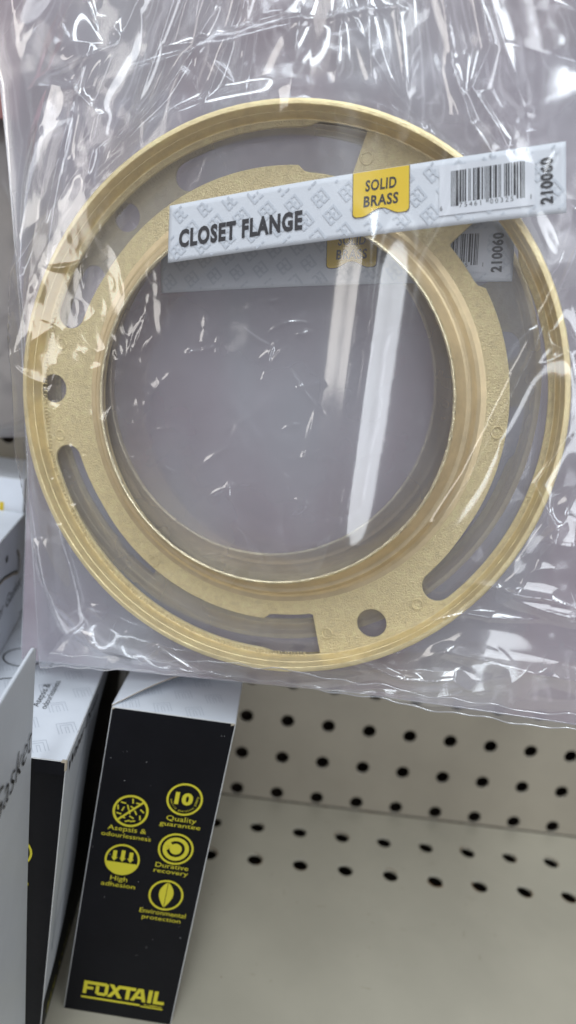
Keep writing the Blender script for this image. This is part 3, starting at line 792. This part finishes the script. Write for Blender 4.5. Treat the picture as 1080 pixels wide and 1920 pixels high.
# tuck flap lying in the carton mouth, and the lid lifted above it
def top_emblem(ink, cx, cyy, k, an, w=0.35):
    ca, sa = math.cos(an), math.sin(an)
    T = lambda p: (cx + (p[0] * ca - p[1] * sa) * k, cyy + (p[0] * sa + p[1] * ca) * k)
    for pl in ([(-3, 3), (-3, -3), (3, -3), (3, 3)], [(-1.9, 3), (-1.9, -1.8), (1.9, -1.8), (1.9, 3)], [(-0.5, 3), (-0.5, -0.6), (0.5, -0.6), (0.5, 3)]):
        ink.line([T(p) for p in pl], w)
ink = Ink()
for i in range(4):
    for j in range(7):
        x = 6 + i * 12 + (j % 2) * 6; y = 4 + j * 11
        if 4 < x < 42: top_emblem(ink, x, y, 1.0, math.radians(200), 0.22)
b1.put(ink, 'top', 'emblem_pattern', M_CGREY)
TLa, TRa = b1.c[0], b1.c[1]
ns, nb = 40, 24; P = np.zeros((nb, ns, 3))
def lid_pt(a, d, lift=0.0):
    y0 = 27.0 * (1 - max(0.0, 1 - a) ** 2.0)
    z = 0.5 + 6.5 * math.sin(math.pi * min(a, 0.75) / 1.5) ** 1.1 * math.exp(-d * 1.3) 
    y = y0 + (108 - y0) * d
    p = TLa + (TRa - TLa) * a + np.array([0.02 / 4.3, 1, 0]) * y + np.array([0, 0, z + lift])
    return (p - b1.o) * MM
for i in range(nb):
    for j in range(ns): P[i, j] = lid_pt(j / (ns - 1), (i / (nb - 1)) ** 1.5)
o = link('lid_flap', grid_mesh(P), [M_WHITE, M_KRAFT], b1.root)
sm = o.modifiers.new('thickness', 'SOLIDIFY'); sm.thickness = 0.00045; sm.offset = 0; sm.material_offset_rim = 1
ink = Ink(); ink.text('GASKET', 0, 0, 3.6, width=17, ang=math.radians(0), bold=0.0, shear=0.2)
V = [(y, x) for x, y in ink.v]
def lid_map(a, b):      # text reading away from the viewer
    yy = 52 - b; aa = 0.235 + a / 46.0
    y0 = 27.0 * (1 - max(0.0, 1 - aa) ** 2.0); d = (yy - y0) / (108 - y0)
    p = lid_pt(aa, max(0, d), 0.4); return tuple(p)
o = link('lid_print', mesh_from([lid_map(-a, -b) for a, b in V], ink.f), M_INK, b1.root)

# carton 2: white top, black narrow front, picture on its right side
D2 = (-0.09 * 6.2, 6.2, 0)
b2 = Carton((-6.24, -6.7, 5.2), (-2.24, -6.7, 5.2), (-6.5, -6.25, 0.01), (-2.5, -6.25, 0.01), D2,
            'wide carton with a white top and black front, left of the icon carton')
_, W2, H2 = b2.face('right')
ink = Ink(); sidep = [(0.5, 0.5), (121, 0.5), (121, 34), (60, 40), (48, 60), (46, 84), (42, 100), (36, 116), (24, 128), (8, 131.0), (0.5, 131.0)]
me = curve_fill([sidep]); ink.add([(v.co.x, v.co.y) for v in me.vertices], [tuple(p.vertices) for p in me.polygons])
ink2 = Ink()
ink2.poly([(0.4, 100), (30, 100), (16, 131.6), (0.4, 131.6)]) if False else None
# the side: printed black foot, and a dark rear area over the white
dark = [(122, 0.4), (122, 131.6), (0.4, 131.6), (0.4, 112), (14, 108), (26, 100), (36, 88), (40, 70), (41, 50), (46, 30), (60, 14), (74, 8), (90, 0.4)]
me = curve_fill([dark]); k2 = Ink(); k2.add([(v.co.x, v.co.y) for v in me.vertices], [tuple(p.vertices) for p in me.polygons])
b2.put(k2, 'right', 'dark_side_area', M_BLACK, 0.12)
ink = Ink()
ink.line([(38, 8), (24, 22), (12, 44), (7, 62), (6, 92), (9, 80), (22, 76), (26, 70)], 0.5)
ink.line([(38, 8), (38, 40), (34, 66), (30, 80), (24, 78), (22, 96), (14, 104)], 0.5)
b2.put(ink, 'right', 'outline_print', M_MGREY, 0.2)
ink = Ink(); ink.text('Water Down', 28, 7.4, 4.6, width=48, align='C', bold=0.005, shear=0.2)
b2.put(ink, 'right', 'side_print', M_INK, 0.2)
ink = Ink(); ink.text('are your', 27, 126, 5.0, width=40, align='C', ang=math.radians(4), bold=0.005, shear=0.2)
b2.put(ink, 'right', 'slogan_print', M_YEL, 0.24)
def mx(v): return W2f - v
_, W2f, H2f = b2.face('front')
ink = Ink()
ink.ring(W2f - 15.5, 40, 6.1, 6.9); ink.text('guarantee', W2f - 9.0, 54.2, 1.8, width=15, align='R', bold=0.005); ink.text('Quality', W2f - 15.5, 48, 2.0, width=11, bold=0.005)
ink.ring(W2f - 16.5, 64, 6.1, 6.9); ink.text('Durative', W2f - 10.8, 75, 2, width=13, align='R', bold=0.005); ink.text('recovery', W2f - 10.6, 78.4, 1.8, width=13.6, align='R', bold=0.005)
ink.ring(W2f - 17.5, 89, 6.1, 6.9); ink.text('Environmental', W2f - 9.6, 100, 2.0, width=18, align='R', bold=0.005); ink.text('protection', W2f - 11.4, 103.4, 1.8, width=15, align='R', bold=0.005)
b2.put(ink, 'front', 'icon_print', M_YEL)
# prints on the white top, (s from left, t from the front)
fnT, WT, HT = b2.face('top')
def t2(X_, Y_): t = (Y_ + 6.7) * 25.4; return (X_ + 6.24 + 0.09 * (Y_ + 6.7)) * 25.4, t
ink = Ink()
for X_, Y_, r in ((-3.84, -4.11, 8.5), (-3.66, -5.15, 8.5)):
    x, y = t2(X_, Y_); ink.ring(x, y, r - 0.7, r)
x, y = t2(-3.34, -4.05)
for i in range(6): ink.rect(x - 0.6, y - 7 + i * 2.6, x + 0.6, y - 6 + i * 2.6)
def top_text(ink, body, X_, Y_, h, w):
    V, F, w0 = text_poly(body, 0.0, 1.0, 0.0); x, y = t2(X_, Y_); k = h / 0.7; kx = w / w0
    ink.add([(x - b * k, y + (a - w0 / 2) * kx) for a, b in V], F)
top_text(ink, 'Asepsis &', -3.08, -5.2, 2.6, 17); top_text(ink, 'odourlessness', -2.96, -5.15, 2.4, 21)
top_text(ink, 'High', -3.0, -3.85, 2.6, 8)
b2.put(ink, 'top', 'top_print', M_INK)
x, y = t2(-3.24, -3.95); ink = Ink(); ink.disc(x, y, 4.2); b2.put(ink, 'top', 'top_dot', M_MGREY, 0.14)
ink = Ink()
for i in range(8):
    for j in range(9):
        x = 50 + i * 13.5 + (j % 2) * 6.5; y = 6 + j * 12.5
        if x < W2f - 4 and y < HT - 5: top_emblem(ink, x, y, 1.05, math.radians(205), 0.26)
b2.put(ink, 'top', 'emblem_pattern', M_CGREY)
bev = link('torn_tape', box_mesh(-0.010, 0.0, -0.0002, 0.0001, -0.0050, -0.0003, 0.00008), M_BLACK, b2.root)
bev.location = Vector((b2.c[1] - b2.o) * MM) + Vector((-0.0004, -0.0003, 0))
o = link('worn_corner', box_mesh(-0.0018, 0.0002, -0.0004, 0.001, -0.0036, 0.0002, 0.0003), M_KRAFT, b2.root)
o.location = Vector((b2.c[1] - b2.o) * MM)

# carton 3: a flat, unfolded carton standing on edge, nearest the viewer
A3 = V3(-2.56, -7.14, 7.0); N3a = V3(-2.15, -10.6, 7.0); A3b = V3(-2.55, -6.75, 0.01); N3b = V3(-2.12, -10.2, 0.01)
pts3 = []
NH, NV = 60, 60
base3 = (A3b + N3b) / 2 * 25.4
r3 = empty('flat_carton', Matrix.Translation(Vector(base3 * MM)), 'flat white carton standing on edge with a pointed corner, nearest the viewer', 'carton')
def f3(s_, t_, off=0.0):      # s from the far edge (mm), t down from the top (mm)
    u = s_ / 88.0; v = t_ / 178.0
    p = (A3 * (1 - u) + N3a * u) * (1 - v) + (A3b * (1 - u) + N3b * u) * v
    p = p * 25.4 + V3(1, 0.12, 0) * (off - 1.0 * math.sin(math.pi * v) * (1 - u) + 0.8 * math.sin(u * 5 + v * 3) * v) - base3
    return p * MM
P = np.zeros((NV, NH, 3))
for i in range(NV):
    for j in range(NH):
        a = j / (NH - 1); t = 178.0 * (i / (NV - 1)) ** 1.3; s_ = 88.0 * a ** 1.5
        t0 = 2.2 * math.exp(-s_ / 1.1)          # rounded tip
        P[i, j] = f3(s_, max(t, t0) if i == 0 else t0 + (178 - t0) * (i / (NV - 1)) ** 1.3)
o = link('carton_panel', grid_mesh(P), M_WHITE, r3)
sm = o.modifiers.new('thickness', 'SOLIDIFY'); sm.thickness = 0.0008; sm.offset = 0
ink = Ink(); ink.text('Wax Gasket', 86.5, 34.8, 9.4, width=66, align='R', bold=-0.012, shear=0.25)
V = [(88.0 - (x - 0), y) for x, y in ink.v]
ink.build('side_print', M_INK, r3, lambda a, b: tuple(f3(88.0 - a, b, 0.75)), sub=6)

# carton 4: on the wide carton, grey side with hang-tab slot
b4 = Carton((-7.6, -5.9, 7.25), (-3.9, -5.8, 7.25), (-7.6, -5.9, 5.215), (-3.9, -5.8, 5.215), (-0.62, 3.2, 0),
            'grey-white carton with a hang slot lying on the wide carton at the left edge', mats=dict(front=1, back=1, top=1, right=1, bottom=1, left=1))
_, W4f, H4f = b4.face('right')
X4 = lambda v: W4f - v + 34.9
ink = Ink(); ink.text('Water Gasket', X4(38), 34.0, 5.6, width=62, align='R', bold=-0.005, shear=0.2); b4.put(ink, 'right', 'side_print', M_INK)
ink = Ink(); ink.line([(X4(96), 17), (X4(74), 18.5), (X4(56), 22.5), (X4(46), 25.5), (X4(42), 24), (X4(44), 18), (X4(49), 13.5)], 1.1)
b4.put(ink, 'right', 'hang_slot_edge', M_KRAFT, 0.12)
ink = Ink(); ink.line([(X4(96), 16.2), (X4(74), 17.7), (X4(56), 21.5), (X4(47), 24.2), (X4(45.5), 22), (X4(47), 17), (X4(50.5), 13)], 0.8); ink.disc(X4(70.0), 11.0, 1.6)
b4.put(ink, 'right', 'hang_slot', M_INK, 0.2)

# carton 5: behind, its name ends in view
b5 = Carton((-6.75, -2.5, 7.85), (-4.6, -2.5, 7.85), (-6.75, -2.5, 5.215), (-4.6, -2.5, 5.215), (0, 1.8, 0),
            'pale carton with a yellow wordmark standing behind the hang-slot carton', mats=dict(front=1, back=1, top=1, right=1, bottom=1, left=1))
_, W5f, H5f = b5.face('front')
ink = Ink(); wordmark(ink, W5f - 5.2 - 44, 20.0, 44, 8.0); ink.rect(W5f - 49, 21.9, W5f - 5.2, 23.1)
b5.put(ink, 'front', 'brand_print', M_YBOX)

# red carded packs hanging behind the bags
def pack(x0, x1, z0, z1, y, label):
    r = empty('carded_pack', Matrix.Translation(((x0 + x1) / 2 * IN, y * IN, z0 * IN)), label, 'pack', None)
    w = (x1 - x0) / 2 * IN; h = (z1 - z0) * IN
    link('backing_card', box_mesh(-w, w, 0, 0.001, 0, h, 0.0003), M_RED, r)
    me = box_mesh(-w * 0.7, w * 0.7, -0.004, -0.0002, h * 0.08, h * 0.5, 0.0015, 3)
    link('contents', me, M_PINK, r)
    return r
pack(-7.6, -4.75, 13.6, 17.0, -3.0, 'dark red blurred pack behind the bags at the upper left corner')

# taupe header card hanging behind the tops of the bags
hc = empty('header_card', frame(10, 128, -66), 'plain taupe card hanging behind the tops of the plastic bags', 'card')
link('card_face', box_mesh(-0.150, 0.150, -0.030, 0.080, -0.0012, 0, 0.0004), M_TAUPE, hc)
link('folded_edge', box_mesh(-0.150, 0.150, -0.0335, -0.0302, -0.0016, 0.0012, 0.0005), M_TAUPE, hc)
